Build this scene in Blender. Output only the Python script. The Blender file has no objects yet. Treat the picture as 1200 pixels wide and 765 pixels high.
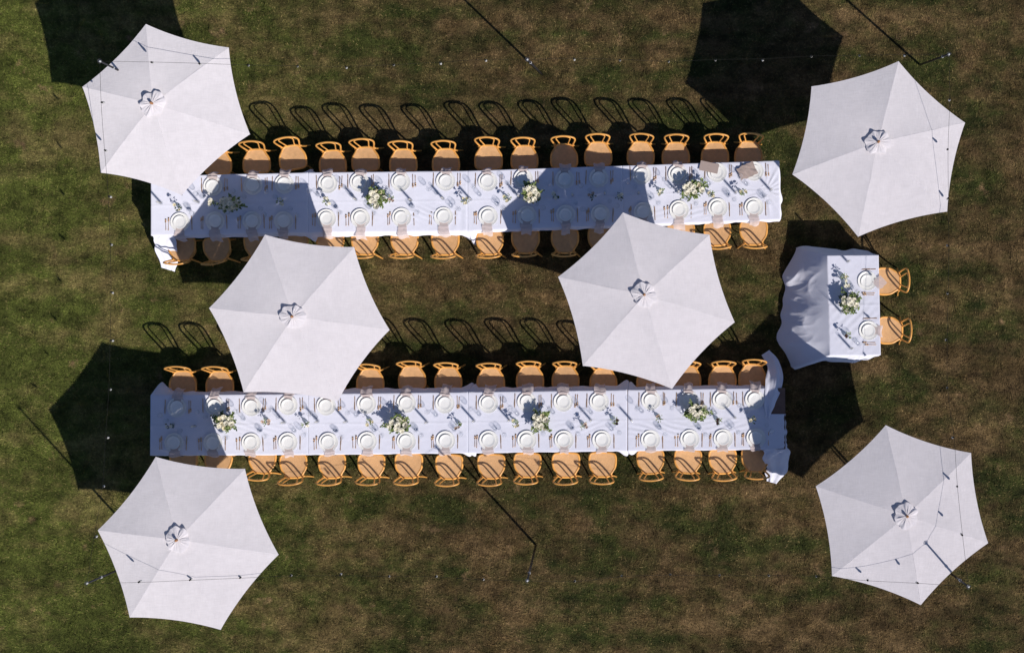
import bpy, bmesh, math, random
import numpy as np
from mathutils import Vector, Matrix, noise as mnoise
random.seed(7)
R = math.radians
scene = bpy.context.scene
col = scene.collection

# ------------------------------------------------------------------ camera, world, sun
CAM_H, NX, NY, FPX = 25.0, 750.0, 400.0, 1843.0
cam = bpy.data.cameras.new('camera')
camo = bpy.data.objects.new('camera', cam); col.objects.link(camo)
camo.location = (0, 0, CAM_H)
cam.sensor_fit = 'HORIZONTAL'; cam.sensor_width = 36; cam.lens = FPX / 1200 * 36
cam.shift_x = -(NX - 600) / 1200; cam.shift_y = (NY - 382.5) / 1200
cam.clip_end = 2000
scene.camera = camo

SUN = Vector((-0.719, 0.797, -1.0)).normalized()          # direction the light travels
elev = math.asin(-SUN.z)
w = bpy.data.worlds.new('World'); scene.world = w; w.use_nodes = True
wn = w.node_tree
sky = wn.nodes.new('ShaderNodeTexSky'); sky.sky_type = 'NISHITA'; sky.sun_disc = False
sky.sun_elevation = elev
sky.sun_rotation = math.atan2(-SUN.x, -SUN.y)
sky.air_density = 1.0; sky.dust_density = 0.6; sky.ozone_density = 4.0
bg = wn.nodes['Background']; bg.inputs['Strength'].default_value = 0.058
tint = wn.nodes.new('ShaderNodeVectorMath'); tint.operation = 'MULTIPLY'; tint.inputs[1].default_value = (.93, .98, 1.12)
wn.links.new(sky.outputs[0], tint.inputs[0]); wn.links.new(tint.outputs[0], bg.inputs['Color'])
sl = bpy.data.lights.new('sun', 'SUN'); sl.energy = 4.35; sl.angle = R(0.5); sl.color = (1.0, 0.935, 0.875)
so = bpy.data.objects.new('sun', sl); col.objects.link(so)
so.rotation_euler = SUN.to_track_quat('-Z', 'Y').to_euler(); so.location = (4, -4, 12)
scene.view_settings.view_transform = 'Standard'; scene.view_settings.look = 'None'
scene.view_settings.exposure = 0.0; scene.view_settings.gamma = 1.0

# ------------------------------------------------------------------ helpers
def W(px, py, z=0.0):
    "world point at height z seen at photo pixel (px, py)"
    k = (CAM_H - z) / FPX
    return Vector(((px - NX) * k, (NY - py) * k, z))

def link(name, me, mat, parent=None):
    o = bpy.data.objects.new(name, me); col.objects.link(o)
    if mat is not None and len(me.materials) == 0: me.materials.append(mat)
    if parent is not None: o.parent = parent
    return o

def mesh(name, verts, faces, smooth=True):
    me = bpy.data.meshes.new(name); me.from_pydata([tuple(v) for v in verts], [], faces)
    me.polygons.foreach_set('use_smooth', [smooth] * len(me.polygons)); me.update()
    return me

def tag(o, label=None, cat=None, group=None, kind=None):
    if label: o['label'] = label
    if cat: o['category'] = cat
    if group: o['group'] = group
    if kind: o['kind'] = kind
    return o

def empty(name, loc, rz=0.0):
    o = bpy.data.objects.new(name, None); col.objects.link(o)
    o.empty_display_size = 0.1; o.location = loc; o.rotation_euler = (0, 0, rz); return o

class MB:
    def __init__(s): s.v = []; s.f = []
    def add(s, v, f):
        b = len(s.v); s.v += [tuple(p) for p in v]; s.f += [tuple(i + b for i in q) for q in f]
    def box(s, c, d, rz=0):
        cx, cy, cz = c; hx, hy, hz = d[0] / 2, d[1] / 2, d[2] / 2
        ca, sa = math.cos(rz), math.sin(rz)
        v = [(cx + x * ca - y * sa, cy + x * sa + y * ca, cz + z) for z in (-hz, hz) for x, y in ((-hx, -hy), (hx, -hy), (hx, hy), (-hx, hy))]
        s.add(v, [(3, 2, 1, 0), (4, 5, 6, 7), (0, 1, 5, 4), (1, 2, 6, 5), (2, 3, 7, 6), (3, 0, 4, 7)])
    def tube(s, pts, r, n=8, closed=False, caps=True, flat=1.0):
        pts = [Vector(p) for p in pts]; m = len(pts)
        rs = r if isinstance(r, (list, tuple)) else [r] * m
        v = []; up = Vector((0, 0, 1)); prev = None
        for i, p in enumerate(pts):
            if closed: t = pts[(i + 1) % m] - pts[i - 1]
            else: t = pts[min(i + 1, m - 1)] - pts[max(i - 1, 0)]
            t.normalize()
            if prev is None:
                a = t.cross(up) if abs(t.z) < 0.95 else t.cross(Vector((1, 0, 0)))
            else:
                a = prev - t * prev.dot(t)
            a.normalize(); prev = a; b = t.cross(a)
            for k in range(n):
                an = 2 * math.pi * k / n
                v.append(p + a * (math.cos(an) * rs[i]) + b * (math.sin(an) * rs[i] * flat))
        f = []
        for i in range(m if closed else m - 1):
            j = (i + 1) % m
            for k in range(n):
                k2 = (k + 1) % n
                f.append((i * n + k, i * n + k2, j * n + k2, j * n + k))
        if caps and not closed:
            f.append(tuple(range(n - 1, -1, -1))); f.append(tuple((m - 1) * n + k for k in range(n)))
        s.add(v, f)
    def lathe(s, prof, n=32, c=(0, 0, 0)):
        v = []; f = []; m = len(prof)
        for r, z in prof:
            for k in range(n):
                a = 2 * math.pi * k / n
                v.append((c[0] + r * math.cos(a), c[1] + r * math.sin(a), c[2] + z))
        for i in range(m - 1):
            for k in range(n):
                k2 = (k + 1) % n
                f.append((i * n + k, i * n + k2, (i + 1) * n + k2, (i + 1) * n + k))
        s.add(v, f)
    def me(s, name, smooth=True): return mesh(name, s.v, s.f, smooth)

def spline(pts, k=6):
    "Catmull-Rom through points"
    P = [Vector(p) for p in pts]; out = []
    for i in range(len(P) - 1):
        p0 = P[i - 1] if i else P[0] * 2 - P[1]; p1, p2 = P[i], P[i + 1]
        p3 = P[i + 2] if i + 2 < len(P) else P[-1] * 2 - P[-2]
        for j in range(k):
            t = j / k
            out.append(0.5 * ((2 * p1) + (p2 - p0) * t + (2 * p0 - 5 * p1 + 4 * p2 - p3) * t * t + (3 * p1 - p0 - 3 * p2 + p3) * t ** 3))
    out.append(P[-1]); return out

# ------------------------------------------------------------------ materials
def new_mat(name):
    m = bpy.data.materials.new(name); m.use_nodes = True
    return m, m.node_tree.nodes, m.node_tree.links, m.node_tree.nodes['Principled BSDF']

def simple(name, c, rough=0.6, metal=0.0, noise=None, bump=0.0, bscale=40.0, spec=0.5, rand=0.0):
    m, n, l, b = new_mat(name)
    b.inputs['Base Color'].default_value = (*c, 1); b.inputs['Roughness'].default_value = rough
    b.inputs['Metallic'].default_value = metal; b.inputs['Specular IOR Level'].default_value = spec
    tc = n.new('ShaderNodeTexCoord')
    if noise:
        sc, amt = noise
        t = n.new('ShaderNodeTexNoise'); t.inputs['Scale'].default_value = sc; t.inputs['Detail'].default_value = 5
        l.new(tc.outputs['Object'], t.inputs['Vector'])
        mx = n.new('ShaderNodeMix'); mx.data_type = 'RGBA'; mx.blend_type = 'MULTIPLY'
        mx.inputs[6].default_value = (*c, 1)
        r = n.new('ShaderNodeMapRange'); r.inputs[1].default_value = .3; r.inputs[2].default_value = .7
        r.inputs[3].default_value = 1 - amt; r.inputs[4].default_value = 1 + amt * .4
        l.new(t.outputs['Fac'], r.inputs[0])
        cb = n.new('ShaderNodeCombineColor')
        for i in range(3): l.new(r.outputs[0], cb.inputs[i])
        l.new(cb.outputs[0], mx.inputs[7]); mx.inputs[0].default_value = 1
        l.new(mx.outputs[2], b.inputs['Base Color'])
    if rand:
        oi = n.new('ShaderNodeObjectInfo'); r3 = n.new('ShaderNodeMapRange'); r3.inputs[3].default_value = 1 - rand; r3.inputs[4].default_value = 1 + rand * .3
        l.new(oi.outputs['Random'], r3.inputs[0]); vm = n.new('ShaderNodeVectorMath'); vm.operation = 'SCALE'
        l.new(mx.outputs[2], vm.inputs[0]); l.new(r3.outputs[0], vm.inputs['Scale']); l.new(vm.outputs[0], b.inputs['Base Color'])
    if bump:
        t2 = n.new('ShaderNodeTexNoise'); t2.inputs['Scale'].default_value = bscale; t2.inputs['Detail'].default_value = 4
        l.new(tc.outputs['Object'], t2.inputs['Vector'])
        bp = n.new('ShaderNodeBump'); bp.inputs['Strength'].default_value = bump; bp.inputs['Distance'].default_value = .01
        l.new(t2.outputs['Fac'], bp.inputs['Height']); l.new(bp.outputs[0], b.inputs['Normal'])
    return m

def fabric(name, c, amt=.06, weave=220.0, trans=0.0, transl=0.0, bump=.25):
    "woven cloth: crossed thread waves and slub noise"
    m, n, l, b = new_mat(name)
    b.inputs['Roughness'].default_value = .9; b.inputs['Specular IOR Level'].default_value = .1; b.inputs['Diffuse Roughness'].default_value = 1.0
    tc = n.new('ShaderNodeNewGeometry')
    facs = []
    for ax in ((1, .12, .3), (.12, 1, .3)):
        mp = n.new('ShaderNodeVectorMath'); mp.operation = 'MULTIPLY'; mp.inputs[1].default_value = ax
        l.new(tc.outputs['Position'], mp.inputs[0])
        t = n.new('ShaderNodeTexNoise'); t.inputs['Scale'].default_value = weave; t.inputs['Detail'].default_value = 2
        l.new(mp.outputs[0], t.inputs['Vector']); facs.append(t.outputs['Fac'])
    t = n.new('ShaderNodeTexNoise'); t.inputs['Scale'].default_value = 9; t.inputs['Detail'].default_value = 5
    l.new(tc.outputs['Position'], t.inputs['Vector']); facs.append(t.outputs['Fac'])
    a1 = n.new('ShaderNodeMath'); l.new(facs[0], a1.inputs[0]); l.new(facs[1], a1.inputs[1])
    a2 = n.new('ShaderNodeMath'); l.new(a1.outputs[0], a2.inputs[0]); l.new(facs[2], a2.inputs[1])
    r = n.new('ShaderNodeMapRange'); r.inputs[1].default_value = 1.0; r.inputs[2].default_value = 2.0
    r.inputs[3].default_value = 1 - amt; r.inputs[4].default_value = 1 + amt
    l.new(a2.outputs[0], r.inputs[0])
    vm = n.new('ShaderNodeVectorMath'); vm.operation = 'SCALE'; vm.inputs[0].default_value = c
    l.new(r.outputs[0], vm.inputs['Scale']); l.new(vm.outputs[0], b.inputs['Base Color'])
    bp = n.new('ShaderNodeBump'); bp.inputs['Strength'].default_value = bump; bp.inputs['Distance'].default_value = .004
    l.new(a2.outputs[0], bp.inputs['Height']); l.new(bp.outputs[0], b.inputs['Normal'])
    out = n['Material Output']; last = b.outputs[0]
    if transl:
        tl = n.new('ShaderNodeBsdfTranslucent'); tl.inputs[0].default_value = (*c, 1)
        mx = n.new('ShaderNodeMixShader'); mx.inputs[0].default_value = transl
        l.new(last, mx.inputs[1]); l.new(tl.outputs[0], mx.inputs[2]); last = mx.outputs[0]
    if trans:
        tp = n.new('ShaderNodeBsdfTransparent'); mx = n.new('ShaderNodeMixShader'); mx.inputs[0].default_value = trans
        l.new(last, mx.inputs[1]); l.new(tp.outputs[0], mx.inputs[2]); last = mx.outputs[0]
    l.new(last, out.inputs[0]); return m

def thin_glass(name, tint=(.975, .98, .985), edge=.26, base=.015):
    m, n, l, b = new_mat(name)
    n.remove(b)
    tp = n.new('ShaderNodeBsdfTransparent'); tp.inputs[0].default_value = (*tint, 1)
    gl = n.new('ShaderNodeBsdfGlossy'); gl.inputs['Roughness'].default_value = .12; gl.inputs['Color'].default_value = (1, 1, 1, 1)
    lw = n.new('ShaderNodeLayerWeight'); lw.inputs[0].default_value = .35
    r = n.new('ShaderNodeMapRange'); r.inputs[3].default_value = base; r.inputs[4].default_value = edge
    l.new(lw.outputs['Facing'], r.inputs[0])
    mx = n.new('ShaderNodeMixShader'); l.new(r.outputs[0], mx.inputs[0]); l.new(tp.outputs[0], mx.inputs[1]); l.new(gl.outputs[0], mx.inputs[2])
    l.new(mx.outputs[0], n['Material Output'].inputs[0]); return m

def cane_mat():
    m, n, l, b = new_mat('woven_cane')
    b.inputs['Roughness'].default_value = .7
    tc = n.new('ShaderNodeTexCoord'); facs = []
    for rot in (0, R(90), R(45)):
        mp = n.new('ShaderNodeMapping'); mp.inputs['Rotation'].default_value = (0, 0, rot)
        l.new(tc.outputs['Object'], mp.inputs[0])
        wv = n.new('ShaderNodeTexWave'); wv.inputs['Scale'].default_value = 30; wv.inputs['Distortion'].default_value = .6
        l.new(mp.outputs[0], wv.inputs[0]); facs.append(wv.outputs['Fac'])
    a = n.new('ShaderNodeMath'); l.new(facs[0], a.inputs[0]); l.new(facs[1], a.inputs[1])
    a2 = n.new('ShaderNodeMath'); l.new(a.outputs[0], a2.inputs[0]); l.new(facs[2], a2.inputs[1])
    nz = n.new('ShaderNodeTexNoise'); nz.inputs['Scale'].default_value = 14; nz.inputs['Detail'].default_value = 6
    l.new(tc.outputs['Object'], nz.inputs[0])
    oi = n.new('ShaderNodeObjectInfo')
    r = n.new('ShaderNodeMapRange'); r.inputs[2].default_value = 3.0; r.inputs[3].default_value = .80; r.inputs[4].default_value = 1.1
    l.new(a2.outputs[0], r.inputs[0])
    mu = n.new('ShaderNodeMath'); mu.operation = 'MULTIPLY'
    r2 = n.new('ShaderNodeMapRange'); r2.inputs[1].default_value = .3; r2.inputs[2].default_value = .7; r2.inputs[3].default_value = .86; r2.inputs[4].default_value = 1.08
    l.new(nz.outputs['Fac'], r2.inputs[0]); l.new(r.outputs[0], mu.inputs[0]); l.new(r2.outputs[0], mu.inputs[1])
    r3 = n.new('ShaderNodeMapRange'); r3.inputs[3].default_value = .9; r3.inputs[4].default_value = 1.08
    l.new(oi.outputs['Random'], r3.inputs[0])
    mu2 = n.new('ShaderNodeMath'); mu2.operation = 'MULTIPLY'; l.new(mu.outputs[0], mu2.inputs[0]); l.new(r3.outputs[0], mu2.inputs[1])
    vm = n.new('ShaderNodeVectorMath'); vm.operation = 'SCALE'; vm.inputs[0].default_value = (.70, .405, .185)
    l.new(mu2.outputs[0], vm.inputs['Scale']); l.new(vm.outputs[0], b.inputs['Base Color'])
    bp = n.new('ShaderNodeBump'); bp.inputs['Strength'].default_value = .4; bp.inputs['Distance'].default_value = .003
    l.new(a2.outputs[0], bp.inputs['Height']); l.new(bp.outputs[0], b.inputs['Normal'])
    return m

def grass_mat(name, blade=False):
    m, n, l, b = new_mat(name)
    b.inputs['Roughness'].default_value = .8; b.inputs['Specular IOR Level'].default_value = .12
    g = n.new('ShaderNodeNewGeometry')
    def nz(sc, det=4, st=(1, 1, 1), off=0.0):
        mp = n.new('ShaderNodeMapping'); mp.inputs['Scale'].default_value = st; mp.inputs['Location'].default_value = (off, off, 0)
        l.new(g.outputs['Position'], mp.inputs[0])
        t = n.new('ShaderNodeTexNoise'); t.inputs['Scale'].default_value = sc; t.inputs['Detail'].default_value = det
        t.inputs['Roughness'].default_value = .65
        l.new(mp.outputs[0], t.inputs['Vector']); return t.outputs['Fac']
    def mr(s, a, bb, c, d):
        r = n.new('ShaderNodeMapRange'); r.inputs[1].default_value = a; r.inputs[2].default_value = bb; r.inputs[3].default_value = c; r.inputs[4].default_value = d
        l.new(s, r.inputs[0]); return r.outputs[0]
    def math_(op, a, bb):
        x = n.new('ShaderNodeMath'); x.operation = op
        for i, s in enumerate((a, bb)):
            if isinstance(s, (int, float)): x.inputs[i].default_value = s
            else: l.new(s, x.inputs[i])
        return x.outputs[0]
    def mix(f, a, bb):
        x = n.new('ShaderNodeMix'); x.data_type = 'RGBA'; l.new(f, x.inputs[0])
        for i, s in ((6, a), (7, bb)):
            if isinstance(s, tuple): x.inputs[i].default_value = (*s, 1)
            else: l.new(s, x.inputs[i])
        return x.outputs[2]
    sep = n.new('ShaderNodeSeparateXYZ'); l.new(g.outputs['Position'], sep.inputs[0])
    # lawn colours turn brighter and greener towards the left, darker and browner rightwards
    left_mix = mr(sep.outputs[0], -9.5, -3.0, 1, 0)
    big = math_('ADD', math_('MULTIPLY', nz(.55, 4), .38), math_('MULTIPLY', nz(1.9, 6, (.8, 1.25, 1), 7), .40))
    big = math_('ADD', big, math_('MULTIPLY', nz(1.0, 3, (.20, 1.5, 1), 31), .30))        # mowing streaks
    dry = mr(math_('SUBTRACT', big, math_('MULTIPLY', left_mix, .05)), .475, .600, 0, 1)
    green = mix(mr(nz(2.2, 4, off=3), .35, .65, 0, 1), GREEN1, GREEN2)
    green = mix(left_mix, green, GREEN_LEFT)
    brown = mix(mr(nz(2.7, 5, off=11), .36, .64, 0, 1), BROWN1, BROWN2)
    brown = mix(left_mix, brown, BROWN_LEFT)
    c = mix(dry, green, brown)
    bare = mr(nz(2.3, 5, (1, 1, 1), 47), .62, .72, 0, .75)
    c = mix(bare, c, BARE)
    fine = nz(24, 6, (1, 1, 1), 2)
    mult = mr(fine, .3, .7, .60, 1.40)
    mult = math_('MULTIPLY', mult, mr(nz(4.2, 7, (1, 1.15, 1), 21), .33, .67, .50, 1.50))
    mult = math_('MULTIPLY', mult, mr(nz(.9, 4, (.3, 1.3, 1), 63), .35, .65, .74, 1.26))
    if blade:
        at = n.new('ShaderNodeAttribute'); at.attribute_name = 'rnd'
        mult = math_('MULTIPLY', mult, mr(at.outputs['Fac'], 0, 1, .6, 1.45))
        straw = mr(at.outputs['Fac'], .8, .95, 0, .55)
        c = mix(straw, c, STRAW)
    else:
        mult = math_('MULTIPLY', mult, .8)
    vm = n.new('ShaderNodeVectorMath'); vm.operation = 'SCALE'; l.new(c, vm.inputs[0]); l.new(mult, vm.inputs['Scale'])
    l.new(vm.outputs[0], b.inputs['Base Color'])
    if not blade:
        bp = n.new('ShaderNodeBump'); bp.inputs['Strength'].default_value = .8; bp.inputs['Distance'].default_value = .03
        l.new(nz(45, 6), bp.inputs['Height']); l.new(bp.outputs[0], b.inputs['Normal'])
    return m

GREEN1, GREEN2, GREEN_LEFT = (.025, .032, .008), (.054, .060, .015), (.088, .104, .021)
BROWN1, BROWN2, BROWN_LEFT = (.084, .056, .022), (.155, .102, .047), (.192, .156, .056)
STRAW = (.19, .135, .062); BARE = (.24, .152, .08)
M = {}
M['cloth'] = fabric('white_linen', (.75, .76, .84), .03, 160, bump=.15)
M['canopy'] = fabric('offwhite_canvas', (.83, .805, .83), .06, 75, transl=.17, bump=.6)
M['napkin'] = fabric('sheer_blush_napkin', (.67, .585, .57), .05, 180, trans=.24)
M['taupe'] = fabric('taupe_napkin', (.44, .36, .33), .05, 180)
M['wood'] = simple('honey_bentwood', (.88, .43, .105), .34, noise=(9, .30), rand=.18)
M['cane'] = cane_mat()
M['china'] = simple('white_china', (.82, .82, .80), .22, noise=(5, .03))
M['gold'] = simple('rose_gold_metal', (.70, .46, .28), .35, metal=.75, noise=(30, .15))
M['glass'] = thin_glass('clear_glass')
M['candle'] = simple('ivory_wax', (.80, .76, .68), .5, noise=(20, .04))
M['tabletop'] = simple('brown_table_board', (.16, .09, .065), .5, noise=(6, .3), bump=.2)
M['steel'] = simple('grey_steel', (.35, .35, .36), .4, metal=.8, noise=(12, .15))
M['black'] = simple('black_painted_pole', (.03, .03, .035), .45, noise=(12, .25))
M['cord'] = simple('black_rubber_cord', (.022, .022, .02), .9, noise=(15, .2), spec=.1)
M['polewood'] = simple('brown_varnished_pole', (.42, .19, .07), .4, noise=(14, .25))
M['socket'] = simple('pale_socket', (.45, .46, .48), .5, noise=(20, .05))
M['bulb'] = simple('frosted_bulb_glass', (.55, .55, .54), .25)
M['petal'] = simple('cream_petal', (.84, .77, .56), .6, noise=(40, .10))
M['petalw'] = simple('white_petal', (.86, .83, .70), .6, noise=(40, .08))
M['blush'] = simple('blush_petal', (.70, .55, .45), .6, noise=(40, .12))
M['plum'] = simple('dark_plum_petal', (.09, .045, .04), .6, noise=(40, .2))
M['leaf'] = simple('pale_green_leaf', (.20, .27, .07), .5, noise=(25, .35))
M['leafd'] = simple('deep_green_leaf', (.055, .09, .025), .5, noise=(25, .35))
M['vase'] = thin_glass('bud_vase_glass', (.85, .88, .86), .7, .15)
M['concrete'] = simple('grey_stone_base', (.3, .3, .3), .8, noise=(12, .2), bump=.3)

# ------------------------------------------------------------------ ground
gm = MB()
xs = [-400, -60, -20, -12, -8, -4, 0, 4, 8, 14, 24, 60, 400]; ys = [-400, -60, -20, -10, -6, -3, 0, 3, 6, 10, 20, 60, 400]
gm.add([(x, y, 0) for y in ys for x in xs], [(j * 13 + i, j * 13 + i + 1, (j + 1) * 13 + i + 1, (j + 1) * 13 + i) for j in range(12) for i in range(12)])
ground = link('ground', gm.me('ground'), grass_mat('mown_lawn_soil')); tag(ground, kind='structure')

rng = np.random.default_rng(3)
N = 620000
bx = rng.uniform(-12.2, 8.2, N); by = rng.uniform(-7.0, 7.6, N)
an = rng.uniform(0, 2 * np.pi, N); ln = rng.uniform(.018, .055, N); wd = rng.uniform(.003, .0065, N); ht = rng.uniform(.010, .034, N)
# lean of neighbouring blades shares a slow swirl so the sward has brushed tufts
sw = np.sin(bx * 3.1 + np.sin(by * 2.3) * 2) + np.cos(by * 3.7 + np.sin(bx * 1.9) * 2)
an = an * .65 + sw * 1.4
dx, dy = np.cos(an), np.sin(an)
rv = rng.uniform(0, 1, N)
# coarser tussocks: clusters of longer blades fanning from one crown
K = 7000; cx = rng.uniform(-12.2, 8.2, K); cy = rng.uniform(-7.0, 7.6, K); cr = rng.uniform(.02, .075, K); ck = rng.uniform(0, .75, K)
T0 = N - K * 14
for a_, c_ in ((bx, cx), (by, cy)):
    a_[T0:] = np.repeat(c_, 14) + rng.normal(0, 1, K * 14) * np.repeat(cr, 14)
ln[T0:] *= rng.uniform(1.1, 1.9, K * 14); wd[T0:] *= 1.3; ht[T0:] *= 1.5
rv[T0:] = np.clip(np.repeat(ck, 14) + rng.uniform(-.12, .12, K * 14), 0, 1)
V = np.empty((N, 3, 3), dtype=np.float32)
V[:, 0] = np.stack([bx - dy * wd, by + dx * wd, np.full(N, -.002)], 1)
V[:, 1] = np.stack([bx + dy * wd, by - dx * wd, np.full(N, -.002)], 1)
V[:, 2] = np.stack([bx + dx * ln, by + dy * ln, ht], 1)
gme = bpy.data.meshes.new('grass'); gme.vertices.add(N * 3); gme.vertices.foreach_set('co', V.ravel())
gme.loops.add(N * 3); gme.loops.foreach_set('vertex_index', np.arange(N * 3, dtype=np.int32))
gme.polygons.add(N); gme.polygons.foreach_set('loop_start', np.arange(0, N * 3, 3, dtype=np.int32))
at = gme.attributes.new('rnd', 'FLOAT', 'POINT'); at.data.foreach_set('value', np.repeat(rv, 3).astype(np.float32))
gme.update()
tag(link('grass', gme, grass_mat('grass_blades', True)), 'short patchy green and straw coloured grass of the mown lawn', 'grass', kind='stuff')

# ------------------------------------------------------------------ words for labels
ORD = ['first', 'second', 'third', 'fourth', 'fifth', 'sixth', 'seventh', 'eighth', 'ninth', 'tenth', 'eleventh', 'twelfth', 'thirteenth', 'fourteenth', 'fifteenth', 'sixteenth']
def place_words(i, n):
    if n - 1 - i < i: return ORD[n - 1 - i] + ' place from right'
    return ORD[i] + ' place from left'

# ------------------------------------------------------------------ tables and cloths
TZ = .75
def table(name, tl, tr, br, bl, label, group):
    c = [W(*p, TZ) for p in (tl, tr, br, bl)]
    ctr = sum(c, Vector()) / 4
    root = empty(name, (ctr.x, ctr.y, 0)); tag(root, label, 'table', group)
    loc = [p - Vector((ctr.x, ctr.y, 0)) for p in c]
    v = [(p.x, p.y, TZ - .03) for p in loc] + [(p.x, p.y, TZ) for p in loc]
    link('tabletop', mesh('tabletop', v, [(0, 1, 2, 3), (7, 6, 5, 4), (4, 5, 1, 0), (5, 6, 2, 1), (6, 7, 3, 2), (7, 4, 0, 3)], False), M['tabletop'], root)
    for i, p in enumerate(loc):
        q = Vector((p.x * .85, p.y * .8, 0))
        mb = MB(); mb.tube([(q.x, q.y, 0), (q.x * .97, q.y * .94, TZ - .031)], .016, 8)
        link('leg', mb.me('leg'), M['steel'], root)
    mb = MB()
    for s in (0, 1):
        a, b = (loc[0], loc[3]) if s == 0 else (loc[1], loc[2])
        mb.tube([(a.x * .84, a.y * .78, .35), (b.x * .84, b.y * .78, .35)], .01, 6)
    link('leg_brace', mb.me('leg_brace'), M['steel'], root)
    return root

def ss(t): t = max(0., min(1., t)); return t * t * (3 - 2 * t)

def cloth_mesh(name, q, sides, tufts=(), wrinkle=None, nx=130, ny=56, nv=12, seed=0, rip=.012, freq=9.0, off=.012):
    """q: four pixel corners TL TR BR BL at table height. sides: (top, right, bottom, left) = (flare m, drop m).
    tufts: (px, py, radius px, dx px, dy px, drop)."""
    c = [W(*p, TZ) for p in q]
    zt = TZ + .005
    V = []; F = []
    for j in range(ny + 1):
        for i in range(nx + 1):
            u, v = i / nx, j / ny
            p = c[0].lerp(c[1], u).lerp(c[3].lerp(c[2], u), v)
            n1 = mnoise.noise(Vector((p.x * 3.1, p.y * 3.1, seed))) * .0045 + mnoise.noise(Vector((p.x * 9, p.y * 14, seed + 5))) * .0028
            z = zt + .003 + n1
            z += .0055 * math.exp(-((v - .5) / .012) ** 2) - .002 * math.exp(-((v - .47) / .012) ** 2)
            for k in (.25, .75):
                z += .0018 * math.exp(-((v - k) / .01) ** 2)
            for k in (.333, .667):
                z += .002 * math.exp(-((u - k) / .006) ** 2)
            if wrinkle: z += wrinkle(p)
            e = min(u, 1 - u, ) * (c[1] - c[0]).length; e2 = min(v, 1 - v) * (c[3] - c[0]).length
            e = min(e, e2)
            if e < .012: z = zt + .001 + (z - zt) * e / .012 - .0012 * (1 - e / .012)
            V.append((p.x, p.y, max(z, zt)))
    idx = lambda i, j: j * (nx + 1) + i
    for j in range(ny):
        for i in range(nx):
            F.append((idx(i, j + 1), idx(i + 1, j + 1), idx(i + 1, j), idx(i, j)))
    loop = [(i, 0, 0) for i in range(nx)] + [(nx, j, 1) for j in range(ny)] + [(i, ny, 2) for i in range(nx, 0, -1)] + [(0, j, 3) for j in range(ny, 0, -1)]
    nrm = []
    for k, a in enumerate((c[1] - c[0], c[2] - c[1], c[3] - c[2], c[0] - c[3])):
        nrm.append(Vector((-a.y, a.x, 0)).normalized())
    L = len(loop); rows = [[idx(i, j) for i, j, s in loop]]
    s_acc = 0; S = []
    for k in range(L):
        S.append(s_acc); a = Vector(V[rows[0][k]]); b = Vector(V[rows[0][(k + 1) % L]]); s_acc += (a - b).length
    spec = []
    for k, (i, j, s) in enumerate(loop):
        p = Vector(V[rows[0][k]]); fl, dr = sides[s]; n0 = nrm[s].copy()
        # blend over corners
        for (ci, cj, sa, sb) in ((0, 0, 3, 0), (nx, 0, 0, 1), (nx, ny, 1, 2), (0, ny, 2, 3)):
            d = (Vector(V[idx(ci, cj)]) - p).length
            if d < .10:
                o = sb if s == sa else sa
                t = .5 * (1 - d / .10)
                fl = fl * (1 - t) + sides[o][0] * t; dr = dr * (1 - t) + sides[o][1] * t
                n0 = (n0 * (1 - t) + nrm[o] * t)
        B = n0.normalized() * fl
        for (tx, ty, tr_, tdx, tdy, td) in tufts:
            d = (W(tx, ty, TZ) - Vector((p.x, p.y, TZ))).length / (tr_ * (CAM_H - TZ) / FPX)
            if d < 1:
                wt = ss(1 - d)
                B = B * (1 - wt) + Vector((tdx, -tdy, 0)) * wt * (CAM_H - .4) / FPX
                dr = dr * (1 - wt) + td * wt
        spec.append((p, B, dr, nrm[s]))
    for r in range(1, nv + 1):
        v = r / nv; row = []
        for k, (p, B, dr, n) in enumerate(spec):
            f = 1 - (1 - v) ** 1.6
            ph = S[k]
            ripple = (math.sin(ph * freq * 2 + 2.2 * math.sin(ph * 2.1 + seed)) * .6 + mnoise.noise(Vector((ph * freq * .9, v * 1.2, seed + 3))) * 1.3) * rip * ss(v * 1.2) * min(1, dr / .25)
            flag = max(B.length, .02)
            q2 = Vector((p.x, p.y, 0)) + n * off * min(1, v * 3) + B * f + n * ripple * (1 + flag * 3)
            if B.length > .12:   # cloth lying out: folds also lift the surface
                fq = Vector((q2.x * 2.2 + q2.y * 1.4 + seed, q2.y * 3.6 - q2.x * 1.2, 0))
                rg = 1 - abs(mnoise.noise(fq)) * 2.2
                rg2 = 1 - abs(mnoise.noise(fq * 2.3 + Vector((5, 2, 1)))) * 2.2
                lift = .028 * max(0, rg) ** 1.5 + .009 * max(0, rg2) ** 1.5 + mnoise.noise(fq * .7) * .05
            else: lift = 0
            z = p.z - dr * (v if B.length < .12 else (1 - (1 - v) ** 1.3)) + lift * ss(v * 2) * ss((1 - v) * 3 + .3)
            z = max(z, .018 + .01 * mnoise.noise(Vector((ph * 7, v * 5, seed))))
            row.append(len(V)); V.append((q2.x, q2.y, z))
        rows.append(row)
    for r in range(nv):
        a, b = rows[r], rows[r + 1]
        for k in range(L):
            k2 = (k + 1) % L
            F.append((a[k], a[k2], b[k2], b[k]))
    return V, F

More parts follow.
